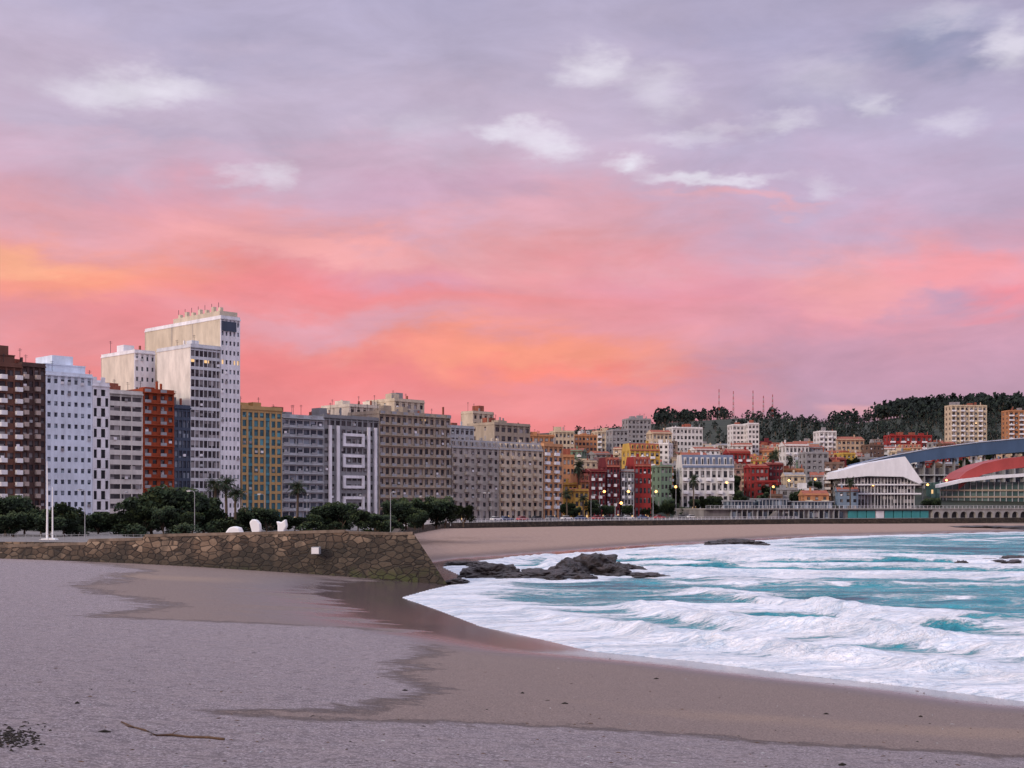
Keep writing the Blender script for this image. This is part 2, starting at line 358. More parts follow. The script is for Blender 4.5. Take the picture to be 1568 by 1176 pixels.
# ------------------------------------------------------------ building generator
def building(name,loc,ang,L,D,Ht,floors,bays,wall,glass,sp=0.45,pw=0.35,side=None,style='grid',accent=None,winL=0,winR=0,sfF=1.25,roof='flat',rmat=None,clutter=True,seed=0,extra=None,every=2):
    R=random.Random(seed+int(L*10)+int(Ht*7)); mb=MB(); side=side or wall; accent=accent or wall
    t=0.3
    mb.box(t,L-t,t,D-t,0,Ht-0.1,glass)
    fh=Ht/(floors+sfF-1); g0=fh*sfF
    def fb(s,a0,a1,d0,d1,z0,z1,m):
        if s=='F': mb.box(a0,a1,-d1,-d0,z0,z1,m)
        elif s=='L': mb.box(-d1,-d0,a0,a1,z0,z1,m)
        elif s=='R': mb.box(L+d0,L+d1,a0,a1,z0,z1,m)
    def grid(s,A0,A1,nb,sp,pw,m):
        bw=(A1-A0)/nb
        for i in range(nb+1):
            c0=A0+i*bw; h=bw*pw/2
            fb(s,max(A0,c0-h),min(A1,c0+h),-t,0,0,Ht,m)
        for k in range(floors):
            zc=g0+k*fh
            fb(s,A0+0.01,A1-0.01,-t+0.01,-0.04,zc-fh*sp*0.45,zc+fh*sp*0.55,m)
        fb(s,A0+0.01,A1-0.01,-t+0.01,-0.04,Ht-fh*0.25,Ht,m)
    bw=L/bays
    if style=='strips':
        for i in range(bays+1):
            c0=i*bw; h=bw*pw/2
            fb('F',max(0,c0-h),min(L,c0+h),-t,0,0,Ht,wall)
        for k in range(floors):
            zc=g0+k*fh
            for i in range(bays):
                mm=wall if i%3!=1 else accent
                fb('F',i*bw+bw*pw/2,(i+1)*bw-bw*pw/2,-t+.01,-0.1,zc-fh*sp/2,zc+fh*sp/2,mm)
        fb('F',0.01,L-0.01,-t+.01,-0.04,Ht-fh*0.3,Ht,wall)
    elif style=='checker':
        for k in range(floors):
            zc=g0+k*fh
            fb('F',0.01,L-0.01,-t+.01,-0.06,zc-0.25,zc+0.25,wall)
            for i in range(bays):
                if (i+k)%2==0: fb('F',i*bw+.02,(i+1)*bw-.02,-t+.02,0,zc+0.26,zc+fh-0.26,wall)
        fb('F',0,L,-t,0.02,Ht-0.8,Ht,wall)
        for e in (0,L-0.3): fb('F',e,e+0.3,-t,0.04,0,Ht,wall)
    else:
        grid('F',0,L,bays,sp,pw,wall)
        if style=='balcony':
            for k in range(floors-1):
                zc=g0+k*fh
                for i in range(bays):
                    if i%every==0:
                        fb('F',i*bw+0.2,(i+1)*bw-0.2,0.0,1.1,zc-0.15,zc+1.0,accent)
        if style=='slabs':
            for k in range(floors):
                zc=g0+k*fh
                fb('F',0.3,L-0.3,0.001,0.7,zc-0.15,zc+0.12,accent)
                for i in range(bays):
                    if (i)%2==0: fb('F',i*bw+0.3,(i+1)*bw-0.3,0.55,0.68,zc+0.121,zc+0.95,METAL)
    for s,wn in (('L',winL),('R',winR)):
        if wn>0: grid(s,t+0.001,D,wn,max(sp,0.5),0.6,side)
        else:
            fb(s,t+0.001,D,-t,0,0,Ht,side)
            if wn==0 and D>8:
                for k in range(floors):
                    for q in (0.3,0.68):
                        a=D*q; fb(s,a,a+0.9,0.0,0.03,g0+k*fh-fh*0.6,g0+k*fh-fh*0.15,glass)
    mb.box(0,L,D-t,D+0.05,0,Ht-0.01,side)
    if style=='frames':
        W=WHT()
        for a in (0.10,0.24,0.80,0.93): fb('F',L*a-0.5,L*a+0.5,0.001,0.6,0,Ht-fh*0.8,W)
        for q in range(4):
            z0=fh*1.3+q*(Ht-fh*2)/4; z1=z0+(Ht-fh*2)/4*0.62
            a0,a1=L*0.33,L*0.72
            fb('F',a0,a1,0.001,0.55,z0,z0+0.9,W); fb('F',a0,a1,0.001,0.55,z1-0.9,z1,W)
            fb('F',a0,a0+1.0,0.001,0.5,z0+.9,z1-.9,W); fb('F',a1-1.0,a1,0.001,0.5,z0+.9,z1-.9,W)
    # air conditioners, blinds and other small facade clutter
    if style!='checker':
        for q in range(int(L*Ht/60)):
            i=R.randrange(bays); k=R.randrange(floors-1) if floors>1 else 0; a=i*bw+bw*0.5
            fb('F',a-0.5,a+0.3,-0.12,0.25+0.01*(q%7),g0+k*fh+fh*0.30,g0+k*fh+fh*0.30+0.7,R.choice([lg_,wh_,GREYR]))
    rm=rmat or GREYR
    if roof=='flat':
        mb.box(-0.15,L+0.1,-0.25,D+0.1,Ht,Ht+0.35,wall)
        mb.box(0.0,L,-0.02,0.2,Ht+0.351,Ht+1.1,wall); mb.box(0,0.2,0.21,D,Ht+0.351,Ht+1.1,wall); mb.box(L-0.2,L,0.21,D,Ht+0.351,Ht+1.1,wall)
        zr=Ht+0.351
        if clutter:
            for q in range(max(1,int(L/7))):
                x0=R.uniform(0.5,max(0.6,L-4.5)); y0=R.uniform(1.5,max(1.6,D*0.5)); ww=R.uniform(2,4); hh=R.uniform(1.5,3.4)+q*0.013
                mb.box(x0,min(x0+ww,L-0.3),y0+q*0.017,y0+R.uniform(2.5,4.5),zr+q*0.001,zr+hh,R.choice([wall,side,TILE,GREYR]))
            for q in range(max(2,int(L/4))):
                x0=R.uniform(0.4,L-0.8); y0=R.uniform(1,D-1.5)
                mb.box(x0,x0+0.5,y0,y0+0.5,zr+.002,zr+R.uniform(1.5,3.6),R.choice([GREYR,side,TILE]))
            for q in range(max(2,int(L/5))):
                x0=R.uniform(0.4,L-0.8); y0=R.uniform(1,D-1.5); hh=R.uniform(3,5)
                mb.box(x0,x0+0.09,y0,y0+0.09,zr+.002,zr+hh,DARK)
                for e in range(2): mb.box(x0-0.5,x0+0.6,y0+0.02,y0+0.07,zr+hh-0.3-e*0.4,zr+hh-0.24-e*0.4,DARK)
    elif roof=='mansard':
        hh=fh*1.0
        mb.prismx([(-0.3,Ht),(D+0.2,Ht),(D-2,Ht+hh),(1.6,Ht+hh)],-0.05,L+0.05,rm,side)
        for i in range(bays):
            mb.box((i+.3)*bw,(i+.7)*bw,0.15,2.5,Ht+0.3,Ht+hh*0.8,wall); mb.box((i+.38)*bw,(i+.62)*bw,0.1,0.2,Ht+0.5,Ht+hh*0.7,glass)
        for q in range(max(1,int(L/6))):
            x0=R.uniform(1,max(1.1,L-2)); mb.box(x0,x0+0.9,D*0.4,D*0.4+0.8,Ht+hh*0.5,Ht+hh+1.4,side)
    else:
        hh=min(D,L)*0.22
        mb.prismx([(-0.5,Ht-0.02),(D+0.5,Ht-0.02),(D/2,Ht+hh)],-0.4,L+0.4,rm,side)
        x0=R.uniform(0.5,L-1.5); mb.box(x0,x0+0.8,D*0.35,D*0.35+0.8,Ht+0.2,Ht+hh+1.2,side)
    if extra: extra(mb,L,D,Ht,wall,side)
    mb.box(0,L,0,D,-8,-0.001,side)
    return mb.obj(name,loc,ang)
A=np.array([PX(0,335.),335.]); Bp=np.array([PX(862,490.),490.]); dv=(Bp-A)/np.linalg.norm(Bp-A); nv=np.array([dv[1],-dv[0]]); ANG=math.atan2(dv[1],dv[0])
def onrow(px,off=0.0):
    O=A-nv*off; s=(px-784)/F; t=(s*O[1]-O[0])/(dv[0]-s*dv[1]); return O+dv*t
def depthfor(P0,pxb):
    s=(pxb-784)/F
    return (s*P0[1]-P0[0])/(-nv[0]+s*nv[1])
def row(name,p0,p1,toppy,floors,bays,wall,glass,off=0,D=16,back=None,zb=4.6,**k):
    P0=onrow(p0,off);P1=onrow(p1,off); L=float(np.linalg.norm(P1-P0))-0.06
    pc=(P0+P1)/2; Ht=PZ(toppy,pc[1])-zb
    if back is not None: D=float(depthfor(P0,back))
    return building(name,(P0[0],P0[1],zb),ANG,L,D,Ht,floors,bays,wall,glass,seed=int(p0),**k)
cream=mat('render_cream',(0.52,0.44,0.34)); beige=mat('render_beige',(0.37,0.31,0.24)); white=WHT(); wh_=white
bluew=mat('render_bluish_white',(0.66,0.73,0.82)); brown=mat('tile_brown',(0.085,0.05,0.045)); rust=mat('brick_rust',(0.30,0.06,0.022))
ochre=mat('render_ochre',(0.44,0.29,0.13)); grey=mat('concrete_grey',(0.22,0.225,0.235)); lgrey=mat('concrete_light',(0.40,0.42,0.44)); lg_=lgrey; tan=mat('render_tan',(0.50,0.27,0.14)); slate=mat('panel_slate',(0.06,0.08,0.12))
black=mat('panel_black',(0.02,0.02,0.025)); stonef=mat('stone_facade',(0.36,0.33,0.30)); wcream=mat('render_warm_white',(0.64,0.57,0.48))
def tower_top(mb,L,D,Ht,wall,side):
    z=Ht+0.36
    mb.box(0.3,L-0.3,1,D*0.62,z,z+2.2,side)
    mb.box(0.28,L-1.5,-0.28,-0.02,Ht-3.4,Ht-0.6,slate)
    for i in range(7):
        y=2+i*(D*0.6)/7; mb.box(1.2,2.2,y,y+1.1,z+2.201,z+3.4+0.5*(i%2),side); mb.box(1.6,1.7,y+1.6,y+1.7,z+2.2,z+5.0,DARK)
    # vertical joints on the blank gable
    for y in (D*0.35,D*0.62,D*0.63): mb.box(-0.02,0.0,y,y+0.25,0,Ht,stonef)
def steps(mb,L,D,Ht,wall,side):
    z=Ht+0.36
    mb.box(0.8,L-0.8,2.5,D-1,z+.003,z+2.8,wall); mb.box(0.7,L-0.7,2.3,D-.9,z+2.801,z+3.05,side)
    mb.box(L*0.3,L*0.75,4.5,D-2,z+3.06,z+5.6,wall)
row('apartment_building',-75,-2,552,13,6,white,GD,sp=.5,pw=.3)
row('apartment_building',-2,34,562,13,3,mat('brick_brown',(0.15,0.07,0.05)),GD,sp=.5,pw=.2,style='balcony',accent=mat('balcony_white',(0.8,0.8,0.8)),extra=steps,every=2)
row('apartment_building',34,70,562,13,4,brown,GD,sp=.5,pw=.3,style='balcony',accent=mat('balcony_beige',(0.42,0.35,0.31)))
row('apartment_building',70,142,577,13,7,bluew,GB,sp=.6,pw=.5,winL=-1,extra=steps)
row('apartment_building',142,168,592,13,4,white,black,style='checker')
row('apartment_building',168,219,604,13,3,mat('render_pale',(0.60,0.58,0.54)),GD,sp=.5,pw=.08)
row('apartment_building',219,267,602,12,4,rust,GD,sp=.6,pw=.45,style='slabs',accent=rust,winL=-1)
row('apartment_building',267,292,626,11,4,slate,GB,sp=.3,pw=.25)
row('apartment_building',292,338,534,17,7,mat('grid_white',(0.58,0.60,0.63)),GD,sp=.3,pw=.13,back=240,side=mat('gable_white',(0.70,0.66,0.60)),winL=-1)
row('tower_block',338,368,490,21,5,white,GB,sp=.55,pw=.5,back=222,side=mat('gable_cream',(0.56,0.49,0.38)),winL=-1,extra=tower_top,clutter=False)
row('apartment_building',206,238,542,16,4,white,GB,sp=.6,pw=.6,off=22,back=155,side=wcream,winL=-1)
row('apartment_building',370,432,628,12,7,ochre,GT,sp=.3,pw=.3,style='strips',accent=mat('panel_teal',(0.07,0.22,0.28)))
row('apartment_building',432,496,641,11,6,lgrey,GB,sp=.42,pw=.12,style='slabs',accent=lgrey)
row('apartment_building',496,580,642,11,10,grey,GD,sp=.4,pw=.25,style='frames')
row('apartment_building',580,690,637,10,13,beige,GD,sp=.4,pw=.4,style='slabs',accent=beige)
row('apartment_building',692,764,687,8,8,stonef,GD,sp=.5,pw=.5,style='balcony',accent=stonef,roof='mansard')
row('apartment_building',765,832,690,8,8,cream,GD,sp=.5,pw=.45,style='balcony',accent=cream,roof='mansard')
row('apartment_building',833,862,684,8,4,tan,GB,sp=.5,pw=.4,style='balcony',accent=white)
row('apartment_building',380,425,648,10,5,cream,GD,off=30)
row('apartment_building',535,600,625,12,7,wcream,GD,off=28,sp=.5,pw=.5)
row('apartment_building',604,650,616,13,5,cream,GD,off=26,sp=.5,pw=.5)
row('apartment_building',724,756,634,14,4,cream,GD,off=60,D=14,back=706,winL=-1,sp=.5,pw=.5)
row('apartment_building',690,726,656,11,5,lgrey,GD,off=40)
row('apartment_building',757,812,652,10,6,beige,GD,off=45)
# ------------------------------------------------------------ town
pal=[('h_white',(0.62,0.61,0.60)),('h_cream',(0.52,0.43,0.31)),('h_yellow',(0.52,0.34,0.08)),('h_red',(0.26,0.03,0.028)),('h_maroon',(0.13,0.02,0.026)),('h_orange',(0.42,0.20,0.10)),('h_grey',(0.27,0.27,0.28)),('h_beige',(0.36,0.30,0.23)),('h_pink',(0.38,0.24,0.21)),('h_blue',(0.17,0.23,0.31)),('h_sand',(0.44,0.33,0.23)),('h_green',(0.15,0.22,0.16)),('h_brown',(0.14,0.09,0.07))]
PM={k:mat(k,v,0.85,0.2) for k,v in pal}
def house(name,px0,px1,toppy,Yd,floors,bays,colr,rot=0.0,D=12,roof='flat',glass=None,**k):
    x=PX(px0,Yd); L=(px1-px0)/F*Yd/max(0.5,math.cos(rot)); zb=max(4.6,gz(x+L/2,Yd)-0.5); Ht=PZ(toppy,Yd)-zb
    if Ht<3: Ht=4
    w=PM[colr] if isinstance(colr,str) else colr
    return building(name,(x,Yd,zb),rot,L-0.1,D,Ht,floors,bays,w,glass or GD,roof=roof,winL=2,winR=2,seed=int(px0*3+Yd),**k)
key=[(864,884,742,505,4,3,'h_yellow','gable'),(884,903,738,507,4,3,'h_orange','mansard'),(862,880,700,540,6,3,'h_orange','flat'),
(905,928,722,540,5,4,'h_maroon','gable'),(929,950,715,545,5,4,'h_maroon','mansard'),(951,972,722,548,5,4,'h_grey','gable'),(972,998,714,552,5,4,'h_red','mansard'),
(965,1012,690,600,7,6,'h_yellow','mansard'),(1012,1030,715,590,5,3,'h_green','gable'),
(880,915,668,760,8,6,'h_orange','flat'),(915,940,662,800,8,4,'h_cream','flat'),(938,962,660,770,8,4,'h_grey','flat'),(962,998,643,830,11,6,'h_grey','flat'),
(1000,1030,664,800,6,5,'h_cream','gable'),(1030,1078,656,840,7,8,'h_white','flat'),(1048,1085,700,650,4,5,'h_orange','gable'),
(1122,1146,652,820,10,4,'h_white','flat'),(1146,1163,650,815,10,3,'h_white','flat'),(1117,1150,694,700,4,5,'h_red','gable'),(1150,1178,716,640,4,4,'h_red','gable'),(1178,1200,712,645,5,4,'h_maroon','gable'),
(1203,1240,683,760,4,6,'h_white','gable'),(1255,1282,662,850,8,4,'h_white','flat'),(1282,1325,674,850,6,6,'h_sand','gable'),
(1363,1430,668,950,5,8,'h_red','flat'),(1457,1514,622,1000,12,8,'h_cream','flat'),(1545,1610,630,1000,12,8,'h_orange','flat'),
(1045,1126,716,590,3,9,'h_white','mansard'),(880,902,752,498,3,3,'h_yellow','gable'),
(760,800,660,700,8,6,'h_beige','flat'),(800,850,668,700,7,6,'h_orange','flat'),(850,880,662,740,7,5,'h_cream','flat')]
BRF=mat('blue_roof',(0.13,0.16,0.23))
for (a,b_,t,Yd,fl,by,cl,rf) in key:
    house('house' if fl<6 else 'apartment_building',a,b_,t,Yd,fl,by,cl,rot=0.25 if a<1040 else 0.12,roof=rf,style='balcony' if a%2 else 'grid',accent=white,rmat=(BRF if a==1045 else TILE) if rf!='flat' else None)
R=random.Random(11); names=[p[0] for p in pal]; wts=[8,6,2,3,3,3,5,4,3,1,4,1,3]
Yt=560; cnt=0
while Yt<1120:
    px=840+R.uniform(0,15)
    while px<1600:
        w=R.uniform(7,15); x=PX(px,Yt); wpx=w/Yt*F
        skip=(px>1285 and Yt<760) or R.random()<0.10 or (Yt<620 and px<1040) or (Yt<640 and 1040<px<1130)
        if Yt<540+0.12*x: skip=True
        if not skip:
            zb=gz(x+w/2,Yt)-1.0; fl=R.choice([2,3,3,4,4,5,6]) if Yt>620 else R.choice([2,3,3,4])
            if px<1010 and Yt>700: fl+=R.choice([0,1,2])
            rf=R.choice(['flat','flat','gable','gable','mansard']) 
            cl=R.choices(names,wts)[0]
            building('house' if fl<5 else 'apartment_building',(x,Yt+R.uniform(-8,8),max(4.6,zb)),R.uniform(-0.35,0.5),w,R.uniform(9,13),fl*3.0+0.6,fl,max(2,int(w/2.8)),PM[cl],GD,sp=.5,pw=R.uniform(.35,.6),roof=rf,rmat=R.choice([TILE,TILE,GREYR,PM['h_brown']]) if rf!='flat' else None,winL=2,winR=2,seed=cnt,style=R.choice(['grid','balcony']),accent=PM[R.choice(['h_white','h_cream'])]); cnt+=1
        px+=wpx*R.uniform(0.95,1.3)
    Yt+=R.uniform(30,42)
# ------------------------------------------------------------ right-hand structures
mb=MB(); BR=mat('stadium_blue_roof',(0.055,0.10,0.18),0.5,0.2,0.1); CON=mat('stadium_concrete',(0.17,0.17,0.18))
Ys=700; pr=[]
tops=[(1288,722),(1320,709),(1370,697),(1430,686),(1500,677),(1568,671),(1700,664),(1850,672)]
for px,py in tops: pr.append((PX(px,Ys),PZ(py,Ys)))
for px,py in [(1850,694),(1700,690),(1568,692),(1500,697),(1430,704),(1370,713),(1320,722)]: pr.append((PX(px,Ys),PZ(py,Ys)))
mb.prism(pr[::-1],Ys,Ys+26,BR)
for a_,b2 in zip(tops[:-1],tops[1:]):
    mb.tube([(PX(a_[0],Ys),Ys-.1,PZ(a_[1],Ys)),(PX(b2[0],Ys),Ys-.1,PZ(b2[1],Ys))],[.35,.35],mat('roof_edge_light',(.35,.38,.45)),5)
x0=PX(1325,Ys); x1=PX(1850,Ys)
mb.box(x0,x1,Ys+6,Ys+24,4,PZ(716,Ys),CON)
for i in range(34):
    xx=x0+(x1-x0)*i/34; zt_=PZ(np.interp(784+xx/Ys*F,[1320,1370,1430,1500,1568,1850],[723,714,705,698,693,695]),Ys)
    mb.box(xx,xx+0.6,Ys+3,Ys+5.9,4,zt_-0.1,METAL)
    mb.box(xx+1.2,xx+4.0,Ys+5.7,Ys+5.99,PZ(740,Ys),PZ(727,Ys),GB)
for j in range(3): mb.box(x0,x1,Ys+2.2,Ys+5.5,PZ(728+j*12,Ys),PZ(726.5+j*12,Ys),lgrey)
mb.obj('stadium',fix=True)
mb=MB(); Yp=600; q=lambda px,py:(PX(px,Yp),PZ(py,Yp))
WR=mat('pavilion_white',(0.70,0.70,0.73),0.45,0.1)
mb.prism([q(1281,733),q(1283,722),q(1330,709),q(1386,699),q(1413,738),q(1408,741),q(1383,730),q(1330,729)][::-1],Yp,Yp+26,WR)
mb.box(PX(1290,Yp),PX(1402,Yp),Yp+3,Yp+24,4.7,PZ(731,Yp),GD)
for i in range(23):
    xx=PX(1290+i*5.1,Yp); mb.box(xx,xx+0.22,Yp+2.6,Yp+2.99,4.7,PZ(731,Yp),WR)
for py in (743,757): mb.box(PX(1285,Yp),PX(1412,Yp),Yp+1.2,Yp+2.59,PZ(py,Yp),PZ(py-2.2,Yp),WR)
mb.obj('sports_pavilion',fix=True)
mb=MB(); Yr=640; q=lambda px,py:(PX(px,Yr),PZ(py,Yr)); RR=mat('red_roof',(0.32,0.055,0.05),0.5,0.2,0.1)
t_=[(1468,733),(1480,722),(1505,710),(1540,702),(1575,698),(1640,697),(1700,703)]
mb.prism([q(a,c_) for a,c_ in t_]+[q(a,c_+17) for a,c_ in t_[::-1]],Yr,Yr+24,RR)
t2=[(1432,742),(1470,733.5),(1520,728),(1580,724),(1700,722)]
mb.prism([q(a,c_) for a,c_ in t2]+[q(a,c_+5) for a,c_ in t2[::-1]],Yr-6,Yr-0.1,WR)
mb.box(PX(1440,Yr),PX(1700,Yr),Yr+1,Yr+22,4.7,PZ(738,Yr),glassmat('hall_glass',(0.04,0.09,0.085),(0.15,0.23,0.21),0.01,(3,3,2)))
for i in range(28): 
    xx=PX(1440+i*9.2,Yr); mb.box(xx,xx+0.35,Yr+0.5,Yr+0.99,4.7,PZ(737,Yr),lgrey)
for py in (752,762): mb.box(PX(1440,Yr),PX(1700,Yr),Yr+0.2,Yr+0.49,PZ(py,Yr),PZ(py-2.5,Yr),beige)
mb.obj('sports_hall',fix=True)
mb=MB(); TE=mat('teal_panel',(0.05,0.26,0.27),0.5,0.15); SW=mat('promenade_concrete',(0.19,0.18,0.175),0.85,0.3,0.4)
Pa=np.array([PX(1080,512),512.]); Pb=np.array([PX(1800,600),600.]); Lp=float(np.linalg.norm(Pb-Pa)); dp_=(Pb-Pa)/Lp; angp=math.atan2(dp_[1],dp_[0])
def tp(px):
    s=(px-784)/F; return float((s*Pa[1]-Pa[0])/(dp_[0]-s*dp_[1]))
zd=6.2
mb.box(0,Lp,1.2,26,-3,zd,SW)
mb.box(-0.3,Lp,-0.6,25.5,zd+0.001,zd+0.4,mat('deck_light',(0.33,0.31,0.29)))
a,c_=tp(1300),tp(1424); n=9
for i in range(n):
    w=(c_-a)/n; mb.box(a+i*w+0.25,a+(i+1)*w-0.25,0.6,1.199,zd-4.6,zd-0.6,TE if i not in (3,) else white)
a,c_=tp(1120),tp(1292); n=22; w=(c_-a)/n
for i in range(n):
    mb.box(a+i*w,a+i*w+0.3,0.0,1.199,-1,zd,METAL)
    if i%5!=4: mb.box(a+i*w+0.31,a+(i+1)*w-0.01,0.5,1.199,zd-4.4,zd-0.9,[GB,GD,black][i%3])
for (p0,p1,hh) in [(1125,1160,3.2),(1168,1212,4.0),(1222,1282,3.0)]:
    mb.box(tp(p0),tp(p1),3,9,zd+.41,zd+hh,GB); mb.box(tp(p0)-.4,tp(p1)+.4,2.5,9.5,zd+hh+.001,zd+hh+.4,METAL)
    k_=tp(p0)
    while k_<tp(p1): mb.box(k_,k_+.18,2.8,2.99,zd+.41,zd+hh,lgrey); k_+=1.6
for i in range(14): mb.box(tp(1165)+i*.45,tp(1165)+i*.45+.45,-2.2,-.61,-2,zd-5.2+i*.36,SW)
a=tp(1428); n=16; w=4.6
ARC=mat('arch_paint',(0.30,0.29,0.28))
for i in range(n):
    u0=a+i*w; r=w*0.38; zc=zd-0.9-r; pts=[]
    for k in range(9):
        th=math.pi*k/8; pts.append((u0+w/2-r*math.cos(th),zc+r*math.sin(th)))
    for k in range(8):
        (xa,za),(xb,zb)=pts[k],pts[k+1]
        mb.poly([(xa,-0.2,za),(xb,-0.2,zb),(xb,-0.2,zd),(xa,-0.2,zd)],ARC); mb.poly([(xa,-0.2,za),(xa,1.19,za),(xb,1.19,zb),(xb,-0.2,zb)],ARC)
    mb.box(u0,u0+w/2-r,-0.2,1.19,zd-5.5,zd,ARC); mb.box(u0+w/2+r,u0+w-0.001,-0.2,1.19,zd-5.5,zd,ARC)
    mb.box(u0+w/2-r,u0+w/2+r,1.0,1.198,zd-5,zd-0.9,DARK)
for i in range(int(Lp/2)):
    mb.box(i*2,i*2+0.08,-0.45,-0.37,zd+0.4,zd+1.5,white)
for hh in (0.9,1.5): mb.box(0,Lp,-0.45,-0.38,zd+hh,zd+hh+0.07,white)
mb.obj('raised_promenade',(Pa[0],Pa[1],2.0),angp)
mb=MB()
edge=[(-25,300),(-20,370),(30,436),(110,500)]
for a_,b2 in zip(edge[:-1],edge[1:]):
    Ld=math.dist(a_,b2); n=int(Ld/2)
    for i in range(n):
        x=a_[0]+(b2[0]-a_[0])*i/n; y=a_[1]+(b2[1]-a_[1])*i/n+0.3; mb.box(x-.04,x+.04,y,y+.08,4.6,5.65,white)
    for hh in (5.1,5.6):
        mb.tube([(a_[0],a_[1]+.34,hh),(b2[0],b2[1]+.34,hh)],[0.04,0.04],white,5)
mb.obj('promenade_railing')
mb=MB()
pa=(PX(-60,168),169.5);pb=(PX(420,157),159.9)
for i in range(40):
    x=pa[0]+(pb[0]-pa[0])*i/40; y=pa[1]+(pb[1]-pa[1])*i/40; mb.box(x-.025,x+.025,y,y+.05,4.6,5.6,METAL)
for hh in (5.1,5.55): mb.tube([(pa[0],pa[1],hh),(pb[0],pb[1],hh)],[0.02,0.02],METAL,5)
mb.obj('metal_railing')
ASP=mat('asphalt',(0.05,0.05,0.052),0.9,0.2,0.5); PAINT=mat('road_paint',(0.7,0.7,0.68),0.7,0.1); KERB=mat('kerb_stone',(0.35,0.34,0.33))
P0=onrow(-60); mb=MB(); Lr=float(np.linalg.norm(onrow(862)-P0))+10
mb.box(0,Lr,-20,-8,-0.2,0.004,ASP); mb.box(0,Lr,-8,-7.8,-0.2,0.13,KERB); mb.box(0,Lr,-20.2,-20,-0.2,0.13,KERB)
for i in range(int(Lr/6)): mb.box(i*6,i*6+3,-14.1,-13.95,0.0,0.008,PAINT)
mb.obj('road',(P0[0],P0[1],4.604),ANG)
# ------------------------------------------------------------ vegetation
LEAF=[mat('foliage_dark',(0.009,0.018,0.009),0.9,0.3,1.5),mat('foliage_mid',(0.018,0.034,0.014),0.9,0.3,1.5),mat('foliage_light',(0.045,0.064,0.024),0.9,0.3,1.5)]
HLEAF=[mat('forest_dark',(0.007,0.013,0.010),0.9,0.3,.1),mat('forest_mid',(0.016,0.026,0.016),0.9,0.3,.1)]
BARK=mat('bark',(0.10,0.075,0.055),0.95,0.3,2)
def tree_mesh(seed,hgt=7.0,rx=3.6,nl=3000,ls=0.30,lobes=15,trunk=0.16):
    R=random.Random(seed); mb=MB(); ch=hgt*(1-trunk)
    mb.tube([(0,0,0),(0.1,0,hgt*trunk*0.6),(0,0.1,hgt*trunk*1.2),(0.1,0,hgt*0.65)],[0.28,0.2,0.17,0.08],BARK)
    L=[]
    for i in range(lobes):
        th=R.uniform(0,6.28); r=rx*math.sqrt(R.random())*0.72; z=hgt*trunk+ch*R.uniform(0.12,0.82)
        k=1-0.5*abs((z-hgt*trunk)/ch-0.4); c=Vector((r*math.cos(th),r*math.sin(th),z)); L.append((c,rx*R.uniform(0.32,0.52)*k))
        if i<7: mb.tube([(0,0,hgt*trunk*0.9),tuple(c*0.5+Vector((0,0,hgt*trunk*0.4))),tuple(c)],[0.12,0.08,0.03],BARK,5)
    for i in range(nl):
        c,r=R.choice(L); v=Vector((R.gauss(0,1),R.gauss(0,1),R.gauss(0,1))).normalized()*r*(0.55+0.5*R.random()); v.z*=0.85; p=c+v
        if p.z<0.15: p.z=0.15+R.random()*.3
        a=Vector((R.gauss(0,1),R.gauss(0,1),R.gauss(0,1))).normalized(); b_=a.orthogonal().normalized(); s_=ls*R.uniform(0.5,1.3)
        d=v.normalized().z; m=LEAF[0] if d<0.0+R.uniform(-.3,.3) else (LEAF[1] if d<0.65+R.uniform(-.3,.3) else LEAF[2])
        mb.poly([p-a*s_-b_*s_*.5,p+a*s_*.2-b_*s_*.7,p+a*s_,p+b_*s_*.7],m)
    return mb.mesh('tree_mesh')
TM=[tree_mesh(i) for i in range(4)]+[tree_mesh(9,8,2.6,lobes=14,trunk=.22)]
SHR=tree_mesh(21,2.0,1.9,1300,0.16,12,0.02)
def palm_mesh(seed,hgt=8.5):
    R=random.Random(seed); mb=MB()
    mb.tube([(0,0,0),(0.1,0,hgt*.3),(0.05,0.1,hgt*.7),(0,0,hgt)],[0.38,0.27,0.24,0.3],BARK,8)
    for i in range(40):
        th=i*2.399; up=R.uniform(-0.35,1.25); Lf=R.uniform(2.2,2.9); p=Vector((0,0,hgt)); n=9; d=Vector((math.cos(th)*math.cos(up),math.sin(th)*math.cos(up),math.sin(up)))
        sd=Vector((-math.sin(th),math.cos(th),0))
        for k in range(n):
            q=p+d*(Lf/n); d=(d+Vector((0,0,-0.19))).normalized(); w=0.62*math.sin(math.pi*(k+1.2)/(n+1.4))
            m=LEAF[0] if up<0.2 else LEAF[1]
            for sg in (-1,1):
                e=sd*sg*w+d*0.25+Vector((0,0,-0.3*w))
                mid=p.lerp(q,0.45)
                mb.poly([p,mid,mid+e,p+e*0.95],m)
            mb.poly([p-sd*.03,q-sd*.03,q+sd*.03,p+sd*.03],BARK); p=q
    return mb.mesh('palm_mesh')
PMs=[palm_mesh(1),palm_mesh(2,7.5)]
trees=[(-30,770,205,1),(8,764,205,0),(38,774,210,1),(62,781,205,2),(98,777,200,3),(118,790,210,0),(150,788,215,1),(178,790,215,0),(205,768,212,1),(232,758,215,2),(262,753,215,0),(288,763,220,3),(312,768,222,1),(330,780,220,2),(385,778,235,2),(408,782,235,0),(370,794,235,3),(432,792,240,1),(452,794,240,0),(478,788,245,2),(500,776,250,3),(524,774,250,0),(548,785,245,1),(568,787,250,2),(586,790,250,0),(604,772,262,0),(622,768,265,1),(648,770,270,2),(668,766,275,3),(682,776,280,0),(710,777,300,0),(636,782,262,3),(350,797,230,0),(20,788,196,3),(75,794,196,0),(250,780,205,1),(220,786,205,3),(295,788,206,0)]
for px,py,Yd,k in trees:
    x=PX(px,Yd); h=PZ(py,Yd)-4.6; s=h/7.0*1.22
    sw=max(s,0.66)
    place(TM[k],'tree',(x,Yd,4.5),random.uniform(0,6),(sw,sw,s))
